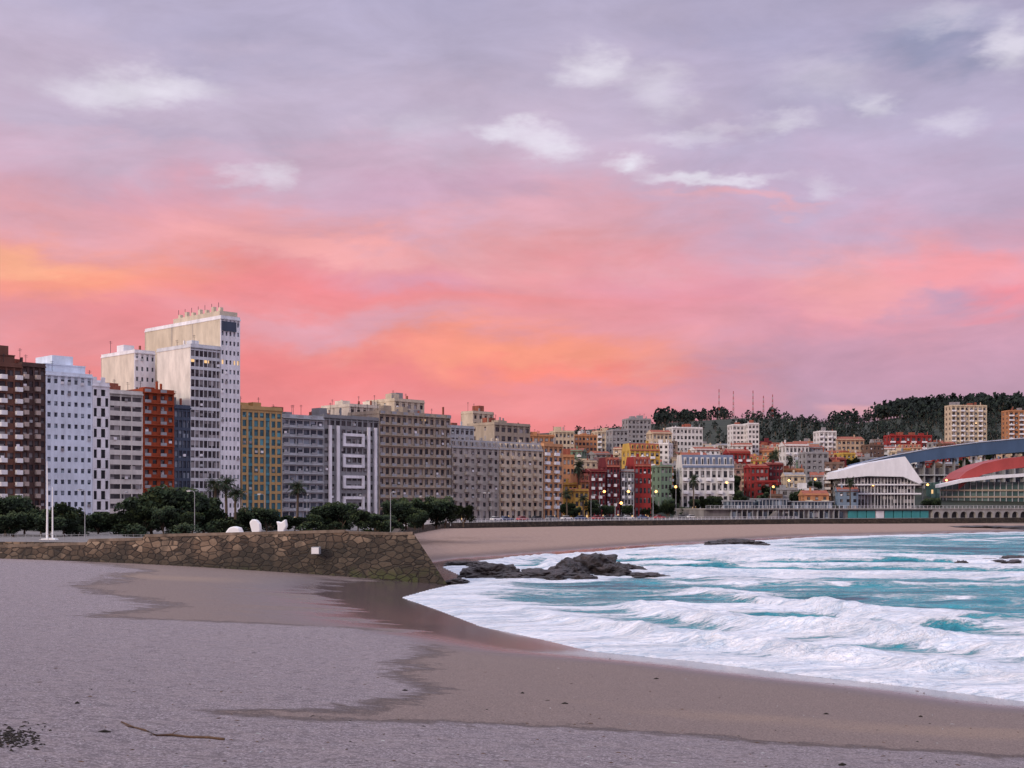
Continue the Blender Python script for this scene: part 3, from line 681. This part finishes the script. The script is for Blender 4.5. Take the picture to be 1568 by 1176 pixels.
R=random.Random(17)
for i in range(46):
    px=R.uniform(-20,690); Yd=R.uniform(180,270) if px<400 else R.uniform(215,300); s=R.uniform(.7,1.25)
    if PX(px,Yd)>-21: continue
    place(SHR,'shrub',(PX(px,Yd),Yd,4.58),R.uniform(0,6),(s*1.4,s*1.4,s))
for px,py,Yd in [(330,735,232),(346,733,236),(361,741,232),(283,741,240),(456,740,255),(886,706,505),(868,752,470),(893,755,475),(1062,728,560),(1188,690,690),(1302,733,590),(1210,700,700),(1182,695,660)]:
    x=PX(px,Yd); zb=max(4.6,gz(x,Yd)); h=PZ(py,Yd)-zb; s=max(0.6,h/9.6); sw=max(.85,min(s,1.15)); place(PMs[px%2],'palm_tree',(x,Yd,zb),px,(sw,sw,s))
R=random.Random(5)
for i in range(120):
    px=R.uniform(862,1290); Yd=R.uniform(545,950); x=PX(px,Yd); zb=max(4.6,gz(x,Yd)); s=R.uniform(0.7,1.5)
    place(TM[i%5],'tree',(x,Yd-6,zb-0.3),R.uniform(0,6),s)
for i in range(60):
    px=R.uniform(1150,1600); Yd=R.uniform(780,1050); x=PX(px,Yd); zb=gz(x,Yd)
    place(TM[i%5],'tree',(x,Yd-6,zb-0.3),R.uniform(0,6),R.uniform(1,2))
for (px,Yd,s) in [(905,500,1.1),(930,500,.8),(960,505,.8),(1003,520,.9),(1022,520,.9),(1095,570,1.2),(1078,565,1.2),(1120,560,1),(1135,575,1.1),(1090,820,1.7),(870,480,.9),(880,480,.7),(1150,540,.7),(1250,560,.8),(1275,570,.8),(990,510,.6),(1420,600,.8),(1432,600,.9),(1050,530,.7),(1160,560,.9),(1200,565,.9),(1230,565,.8)]:
    x=PX(px,Yd); zb=max(4.6,gz(x,Yd)); place(TM[(px//3)%5],'tree',(x,Yd,zb),px,s)
mb=MB(); R=random.Random(8)
def dtree(x,y,h,dense=26):
    z=gz(x,y)
    mb.poly([(x-.35,y,z-1),(x+.35,y,z-1),(x+.2,y,z+h*.7),(x-.2,y,z+h*.7)],BARK)
    for k in range(dense):
        t=R.random(); rr=h*0.32*math.sin(math.pi*min(1,0.12+t*0.86))
        c=Vector((x+R.uniform(-rr,rr),y+R.uniform(-rr,rr),z+h*(0.22+0.76*t)))
        a=Vector((R.gauss(0,1),R.gauss(0,1),R.gauss(0,1))).normalized(); b_=a.orthogonal().normalized(); s_=h*R.uniform(0.06,0.13)
        mb.poly([c-a*s_-b_*s_*.6,c+a*s_*.3-b_*s_,c+a*s_*1.1,c+b_*s_],HLEAF[0] if R.random()<.7 else HLEAF[1])
def hilltrees(p0,p1,n,h0,h1,y0=1600,y1=1800):
    for i in range(n):
        Yd=R.uniform(y0,y1); px=R.uniform(p0,p1); dtree(PX(px,Yd),Yd,R.uniform(h0,h1))
hilltrees(1340,1640,450,16,26); hilltrees(1000,1110,110,8,17,1600,1750); hilltrees(1110,1340,110,5,11); hilltrees(1270,1330,30,12,20,1650,1720); hilltrees(1385,1700,200,16,24,1500,1600)
hilltrees(1130,1640,620,8,15,1130,1500); hilltrees(850,1150,220,6,11,1120,1500); hilltrees(1170,1190,6,14,20,1650,1700); hilltrees(1005,1035,18,14,21,1500,1600); hilltrees(865,885,10,10,14,1100,1150)
mb.obj('distant_trees')
for px,top in [(1101,596),(1123,599),(1153,598),(1169,606),(1183,604)]:
    Yd=1650; x=PX(px,Yd); zb=gz(x,Yd); zt_=PZ(top,Yd); mb=MB(); n=10; hh=(zt_-zb)
    for k in range(n):
        mm=mat('mast_red',(0.3,0.05,0.04)) if k%2 else mat('mast_white',(0.3,0.3,0.3)); w=1.6-0.11*k
        for sx_,sy_ in ((-1,-1),(1,-1),(1,1),(-1,1)): mb.box(sx_*w/2-.14,sx_*w/2+.14,sy_*w/2-.14,sy_*w/2+.14,hh*k/n,hh*(k+1)/n,mm)
        mb.box(-w/2,w/2,-w/2,w/2,hh*k/n+0.1,hh*k/n+0.6,mm)
    mb.obj('radio_mast',(x,Yd,zb))
# ------------------------------------------------------------ sculptures, mast
WM=mat('white_marble',(0.8,0.8,0.8),0.5,0.06)
def sculpt(name,px,base_py,Yd,pts,th):
    mb=MB(); prof=[((a-px)/F*Yd,(base_py-c_)/F*Yd) for a,c_ in pts]
    mb.prism(prof,-th/2,th/2,WM); o=mb.obj(name,(PX(px,Yd),Yd,PZ(base_py,Yd)),0,fix=True)
    bv=o.modifiers.new('bevel','BEVEL'); bv.width=0.16; bv.segments=3; return o
Yw=170
sculpt('stone_sculpture',357,830,Yw,[(341,830),(342,820),(348,815),(353,808),(360,806),(368,808),(371,815),(378,822),(380,830)],2.2)
sculpt('stone_sculpture',391,830,Yw,[(386,830),(387,815),(383,800),(387,795),(394,796),(399,802),(400,812),(396,820),(398,830)],1.2)
sculpt('stone_sculpture',431,828,Yw,[(426,828),(426,805),(424,798),(431,800),(438,795),(440,806),(436,813),(436,828)],1.2)
Ym=178; mb=MB(); mb.tube([(0,0,0),(0.05,0,6),(0.0,0,(828-705)/F*Ym)],[0.16,0.11,0.06],WM,8); mb.tube([(0.75,0,0),(0.75,0,5),(0.72,0,7.4)],[0.12,0.09,0.05],WM,8)
mb.prism([(-0.9,-0.2),(1.5,-0.2),(1.3,0.3),(0.8,0.45),(-0.5,0.4),(-0.8,0.25)],-0.7,0.7,WM); mb.obj('flagpole',(PX(72,Ym),Ym,PZ(829,Ym)),0,fix=True)
ORG=emis('lamp_glow',(1.0,0.45,0.12),5.0)
def lamp_mesh(lit,h=9):
    mb=MB(); mb.tube([(0,0,0),(0,0,0.8),(0,0,h)],[0.14,0.09,0.06],METAL,7)
    mb.tube([(0,0,h-0.1),(0.5,0,h+0.25),(1.4,0,h+0.3)],[0.05,0.045,0.04],METAL,6)
    mb.prism([(1.0,h+.18),(2.0,h+.22),(2.0,h+.36),(1.4,h+.46),(1.0,h+.36)],-0.18,0.18,METAL)
    mb.box(1.1,1.9,-0.14,0.14,h+0.10,h+0.179,ORG if lit else WM); return mb.mesh('street_lamp_mesh')
LMo,LMf=lamp_mesh(True),lamp_mesh(False)
for px,Yd in [(130,190),(190,220),(298,200),(370,240),(405,250),(470,260),(598,215),(640,300),(690,310),(735,390),(752,400),(790,420),(555,270),(850,440),(905,455),(1000,500)]:
    place(LMf,'street_lamp',(PX(px,Yd),Yd,4.6),px,0.75 if Yd<320 else 0.95)
for px,py,Yd in [(1035,745,520),(1121,738,560),(1215,735,600),(1245,733,610),(970,752,500),(1090,730,620),(1413,742,620),(1444,735,640),(918,752,500),(1180,745,580),(1340,742,600),(1520,742,650),(1000,752,505),(942,770,480)]:
    x=PX(px,Yd); zb=max(4.6,gz(x,Yd)); s=(PZ(py,Yd)-zb)/9.3; place(LMo,'street_lamp',(x,Yd,zb),px,(1.6,1.6,max(0.4,s)))
bm=bmesh.new(); bmesh.ops.create_icosphere(bm,subdivisions=2,radius=0.5); me=bpy.data.meshes.new('lamp_globe'); bm.to_mesh(me); bm.free(); me.materials.append(ORG)
for o in [o for o in col.objects if o.name.startswith('street_lamp') and o.data==LMo]:
    c=bpy.data.objects.new('lamp_globe',me); col.objects.link(c); c.parent=o; c.location=(1.5,0,9.2); c.scale=(1/1.6,1/1.6,1/o.scale[2])
def car_mesh(rgbname,rgb):
    mb=MB(); P_=mat(rgbname,rgb,0.3,0.03,spec=0.5)
    mb.prism([(-2.1,.35),(2.1,.35),(2.15,.75),(1.9,.9),(1.0,1.0),(-1.6,1.02),(-2.05,.95),(-2.15,.6)],-0.85,0.85,P_)
    mb.prism([(1.05,0.99),(0.45,1.42),(-1.2,1.45),(-1.8,1.01)],-0.74,0.74,GD)
    mb.prism([(0.42,1.40),(0.35,1.50),(-1.15,1.52),(-1.25,1.42)],-0.76,0.76,P_)
    for x in (-1.35,1.35):
        for y in (-0.88,0.68):
            mb.prism([(x+.34*math.cos(a*math.pi/6),.34+.34*math.sin(a*math.pi/6)) for a in range(12)],y,y+.2,DARK)
    return mb.mesh('car_mesh')
CM=[car_mesh('car_white',(.7,.7,.7)),car_mesh('car_red',(.4,.03,.03)),car_mesh('car_grey',(.2,.21,.22)),car_mesh('car_blue',(.04,.08,.2)),car_mesh('car_black',(.02,.02,.02))]
for i,(px,Yd,rz) in enumerate([(760,420,.8),(775,425,.8),(800,430,.8),(822,440,.7),(845,447,.7),(868,455,.6),(890,458,.6),(915,462,.6),(930,470,.6),(948,475,.6),(962,478,.5),(985,485,.5),(1010,492,.5),(720,400,.8),(1045,520,.4),(1060,520,.4)]):
    place(CM[(i*3)%5],'parked_car',(PX(px,Yd),Yd,4.62),rz)
# ------------------------------------------------------------ rocks
m_rock,nt,b=newmat('sea_rock'); g=N(nt); P=g.pos()
nt.links.new(g.ramp(g.noise(P,0.7,6,0.7),[(0.35,(0.012,0.010,0.012)),(0.6,(0.05,0.037,0.037)),(0.75,(0.14,0.10,0.09))]),b.inputs['Base Color']); b.inputs['Roughness'].default_value=0.5
nt.links.new(g.bump(g.noise(P,1.2,6,0.75),1.0,0.8),b.inputs['Normal'])
def rock(px,py,wpx,hpx,dep,seed):
    x,Yd=G(px,py); w=wpx/F*Yd/2; h=hpx/F*Yd
    bm=bmesh.new(); bmesh.ops.create_icosphere(bm,subdivisions=5,radius=1)
    for v in bm.verts:
        p=v.co.copy(); n=noise.fractal(p*1.6+Vector((seed*7.1,0,0)),0.9,2.1,6); r=1+0.42*n+0.18*abs(noise.noise(p*4+Vector((seed,3,1))))
        v.co=Vector((p.x*r*w,p.y*r*dep,max(p.z,-0.3)*r*h))
    me=bpy.data.meshes.new('sea_rock'); bm.to_mesh(me); bm.free(); me.materials.append(m_rock); place(me,'sea_rock',(x,Yd,0.15),0)
for i,r in enumerate(rocks): rock(*r,i)
rock(1500,812.5,190,7,10,40)
# ------------------------------------------------------------ foreground debris
WOOD=mat('driftwood',(0.11,0.065,0.04),0.9,0.35,9)
pxs=[(343,1134),(320,1131),(290,1130),(262,1127),(240,1128),(222,1120),(205,1115),(186,1107)]; r=0.032
pts=[gpt(*p)+Vector((0,0,r*0.8)) for p in pxs]; mb=MB(); n=len(pts); c=pts[0].copy()
mb.tube([p-c for p in pts],[r*(1-0.45*k/(n-1))*(1+0.2*math.sin(k*3)) for k in range(n)],WOOD,8)
a=gpt(205,1115)-c; mb.tube([a+Vector((0,0,.02)),a+Vector((-.08,-.12,.05)),a+Vector((-.2,-.1,.09))],[.02,.015,.006],WOOD,6)
a=gpt(262,1127)-c; mb.tube([a+Vector((0,0,.02)),a+Vector((.05,.1,.07)),a+Vector((.14,.22,.1))],[.016,.01,.005],WOOD,6)
mb.obj('driftwood',c,smooth=True)
WEED=mat('seaweed',(0.02,0.016,0.012),0.7,0.4,5)
mb=MB(); R=random.Random(3)
for i in range(260):
    p=gpt(max(-20,min(75,R.gauss(12,26))),R.gauss(1130,8)); d_=Vector((R.uniform(-1,1),R.uniform(-1,1),0)).normalized()*R.uniform(.05,.16)
    mb.tube([p+Vector((0,0,.005)),p+d_*.5+Vector((0,0,R.uniform(.01,.03))),p+d_+Vector((0,0,.008))],[.012,.02,.005],WEED,4)
mb.obj('seaweed')
mb=MB()
for i in range(420):
    px=R.uniform(-20,1600); py=1180-abs(R.gauss(0,90)) if R.random()<.6 else R.uniform(985,1176)
    if py<990: continue
    p=gpt(px,py)
    s_=R.uniform(.008,.028); d_=Vector((R.uniform(-1,1),R.uniform(-1,1),0)).normalized()*s_*R.uniform(1,4)
    mb.tube([p-d_+Vector((0,0,.004)),p+Vector((0,0,s_*.5)),p+d_+Vector((0,0,.004))],[s_*.3,s_*.55,s_*.25],R.choice([WEED,WOOD,WOOD,lgrey]),5)
for (px,py,s_) in [(865,1078,.12),(1265,1094,.1),(1005,1040,.12),(1410,1098,.08),(620,1058,.1),(118,1078,.06),(800,1062,.07),(160,1122,.14),(1290,1172,.1)]:
    p=gpt(px,py); mb.tube([p-Vector((s_,0,-.01)),p+Vector((0,0.02,.035)),p+Vector((s_,0.03,.01))],[.02,.035,.015],WEED,6)
mb.obj('beach_debris')
# ------------------------------------------------------------ camera
cam=bpy.data.cameras.new('camera'); co=bpy.data.objects.new('camera',cam); col.objects.link(co); scene.camera=co
co.location=(0,0,H); co.rotation_euler=(math.radians(90),0,0); cam.sensor_width=36; cam.lens=F/1568*36; cam.shift_y=(YH-588)/1568; cam.clip_end=12000; cam.clip_start=0.3
# ------------------------------------------------------------ world
wd=bpy.data.worlds.new('World'); scene.world=wd; wd.use_nodes=True; nt=wd.node_tree; nt.nodes.clear(); g=N(nt)
try:
    wd.cycles.sampling_method='MANUAL'; wd.cycles.sample_map_resolution=256
except Exception as ex: print(ex)
tc=nt.nodes.new('ShaderNodeTexCoord'); D_=tc.outputs['Generated']
sx=nt.nodes.new('ShaderNodeSeparateXYZ'); nt.links.new(D_,sx.inputs[0])
az=g.math('ARCTAN2',sx.outputs[0],sx.outputs[1]); el=g.math('ARCSINE',sx.outputs[2])
cv=nt.nodes.new('ShaderNodeCombineXYZ'); nt.links.new(az,cv.inputs[0]); nt.links.new(el,cv.inputs[1]); uv=cv.outputs[0]
def noisec(vec,detail,rough,dist=0.0):
    n=nt.nodes.new('ShaderNodeTexNoise'); n.inputs['Scale'].default_value=1; n.inputs['Detail'].default_value=detail; n.inputs['Roughness'].default_value=rough; n.inputs['Distortion'].default_value=dist
    nt.links.new(vec,n.inputs['Vector']); return n.outputs['Color'],n.outputs['Fac']
def vm(op,a,b_=None,c_=None):
    n=nt.nodes.new('ShaderNodeVectorMath'); n.operation=op
    for i,x in enumerate((a,b_,c_)):
        if x is None: continue
        if isinstance(x,tuple): n.inputs[i].default_value=x
        else: nt.links.new(x,n.inputs[i])
    return n.outputs['Value'] if op=='LENGTH' else n.outputs[0]
c1,f1=noisec(g.map(uv,(6,17,1)),5,0.60,0.3); c3,f3=noisec(g.map(uv,(2.2,7,1),(0,0,0.1),(5,1,4)),2,0.5)
c2,f2=noisec(g.map(uv,(22,50,1),(0,0,0.15),(1,2,3)),4,0.62)
w1=vm('MULTIPLY',vm('SUBTRACT',c1,(0.5,0.5,0.5)),(0.22,0.095,0))
w2=vm('MULTIPLY',vm('SUBTRACT',c2,(0.5,0.5,0.5)),(0.06,0.032,0))
uvw=vm('ADD',vm('ADD',uv,w1),vm('MULTIPLY',w2,(0.5,0.5,0)))
uvs=vm('ADD',vm('ADD',uv,vm('MULTIPLY',w1,(0.35,0.3,0))),w2)
sxw=nt.nodes.new('ShaderNodeSeparateXYZ'); nt.links.new(uvw,sxw.inputs[0])
elw=g.add(sxw.outputs[1],g.add(g.mul(g.sub(f1,0.5),0.04),g.mul(g.sub(f3,0.5),0.06)))
tt=g.mul(elw,1/0.8)
def e(py): return max(0,(777-py)/2000*0.97/0.8)
top_=[(0.62,(0.52,0.52,0.68)),(1.0,(0.80,0.80,0.97))]
L_=[(e(777),s2l((212,122,128))),(e(640),s2l((234,130,134))),(e(560),s2l((232,136,138))),(e(500),s2l((226,148,156))),(e(440),s2l((233,142,144))),(e(370),s2l((224,158,164))),(e(300),s2l((208,168,188))),(e(200),s2l((196,178,200))),(e(90),s2l((187,175,199))),(e(0),s2l((174,167,195)))]+top_
R_=[(e(777),s2l((174,138,160))),(e(620),s2l((182,142,166))),(e(560),s2l((190,146,170))),(e(500),s2l((205,150,172))),(e(440),s2l((225,150,166))),(e(380),s2l((214,160,180))),(e(300),s2l((194,168,194))),(e(200),s2l((184,172,199))),(e(90),s2l((174,165,192))),(e(0),s2l((161,156,184)))]+top_
lr=g.ss(0.02,0.22,sxw.outputs[0])
colr=g.mix(lr,g.ramp(tt,L_),g.ramp(tt,R_))
blobs=[(100,400,230,38,(248,156,125),.8),(20,375,120,16,(250,178,140),.7),(330,330,150,40,(234,156,158),.6),(480,362,130,18,(244,168,166),.8),(520,430,190,34,(234,128,134),.7),
(640,420,120,24,(206,152,176),.6),(180,480,120,26,(228,124,126),.5),(560,500,150,22,(218,160,176),.7),(800,540,250,30,(250,152,122),.85),(880,565,140,14,(252,132,114),.7),(740,615,260,26,(238,146,150),.6),
(480,575,220,34,(236,124,126),.6),(870,330,70,40,(228,166,178),.6),(1310,415,120,38,(242,164,164),.9),(1500,412,110,20,(242,152,158),.85),(1530,458,70,22,(238,130,138),.75),(1080,430,200,30,(222,144,162),.6),(1120,303,130,10,(228,166,174),.7),
(1455,455,60,18,(176,150,180),.7),(1000,500,160,18,(234,150,154),.5),(1300,560,300,40,(192,142,166),.5),(1440,50,110,26,(138,142,172),.75),(1180,70,120,30,(160,155,184),.45),(650,300,130,30,(196,158,184),.5),(700,60,220,50,(180,172,200),.5),(350,60,160,40,(166,160,188),.5),(1300,640,60,12,(232,164,168),.55),(450,250,160,26,(202,172,195),.5),(260,290,80,30,(224,160,176),.5),(1280,150,80,16,(160,156,182),.5),(560,180,160,20,(178,166,190),.4),(250,190,200,16,(178,164,190),.4)]
whites=[(150,138,80,20,.65),(240,128,80,22,.8),(905,105,52,24,.85),(1010,135,44,26,.5),(780,205,50,12,.75),(845,222,40,18,.75),(960,249,32,13,.95),(1050,272,60,10,.85),(1130,273,66,9,.7),(1190,188,46,12,.55),(1050,203,70,10,.4),(1330,155,24,18,.55),(1558,60,34,30,.75),(1470,183,46,14,.4),(408,262,30,16,.6),(355,268,24,10,.35),(640,195,60,20,.2),(1440,25,60,16,.35),(1260,120,60,30,.3),(1265,285,28,14,.35)]
def gau(px,py,rx,ry,s_,src):
    a=math.atan((px-784)/F); v=math.atan((777-py)/F*math.cos(a)); k=1.75
    sc=(F/(rx*k),F/(ry*k),0)
    ln=vm('LENGTH',vm('MULTIPLY_ADD',src,sc,(-a*sc[0],-v*sc[1],0)))
    return g.ss(1.0,0.0,ln,0.0,s_)
for px,py,rx,ry,c_,s_ in blobs: colr=g.mix(gau(px,py,rx,ry,s_,uvw),colr,s2l(c_))
for px,py,rx,ry,s_ in whites: colr=g.mix(gau(px,py,rx,ry,s_,uvs),colr,s2l((228,222,234)))
cd,det=noisec(g.map(uv,(9,27,1),(0,0,0.14),(2,8,2)),7,0.62,0.4)
br=g.add(g.add(0.63,g.mul(det,0.50)),g.mul(f1,0.26))
colr=vm('SCALE',colr); nt.links.new(br,colr.node.inputs['Scale'])
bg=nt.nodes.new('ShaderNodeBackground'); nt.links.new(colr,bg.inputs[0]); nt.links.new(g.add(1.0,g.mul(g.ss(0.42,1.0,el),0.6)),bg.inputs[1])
sk=nt.nodes.new('ShaderNodeTexSky'); sk.sky_type='NISHITA'; sk.sun_disc=False; sk.sun_elevation=math.radians(20)
bg2=nt.nodes.new('ShaderNodeBackground'); nt.links.new(sk.outputs[0],bg2.inputs[0]); bg2.inputs[1].default_value=0.006
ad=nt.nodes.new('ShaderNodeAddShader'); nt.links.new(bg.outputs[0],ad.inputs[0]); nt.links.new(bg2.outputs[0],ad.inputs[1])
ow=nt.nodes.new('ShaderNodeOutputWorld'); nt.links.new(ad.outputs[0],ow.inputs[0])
sun=bpy.data.lights.new('sun','SUN'); sun.energy=1.9; sun.angle=math.radians(12); sun.color=(1,0.84,0.70); so=bpy.data.objects.new('sun',sun); col.objects.link(so)
az_=math.radians(225); el_=math.radians(20); dirv=Vector((math.sin(az_)*math.cos(el_),math.cos(az_)*math.cos(el_),math.sin(el_)))
sk.sun_rotation=az_
so.rotation_euler=dirv.to_track_quat('Z','Y').to_euler()
scene.view_settings.view_transform='Standard'; scene.view_settings.look='None'; scene.view_settings.exposure=0
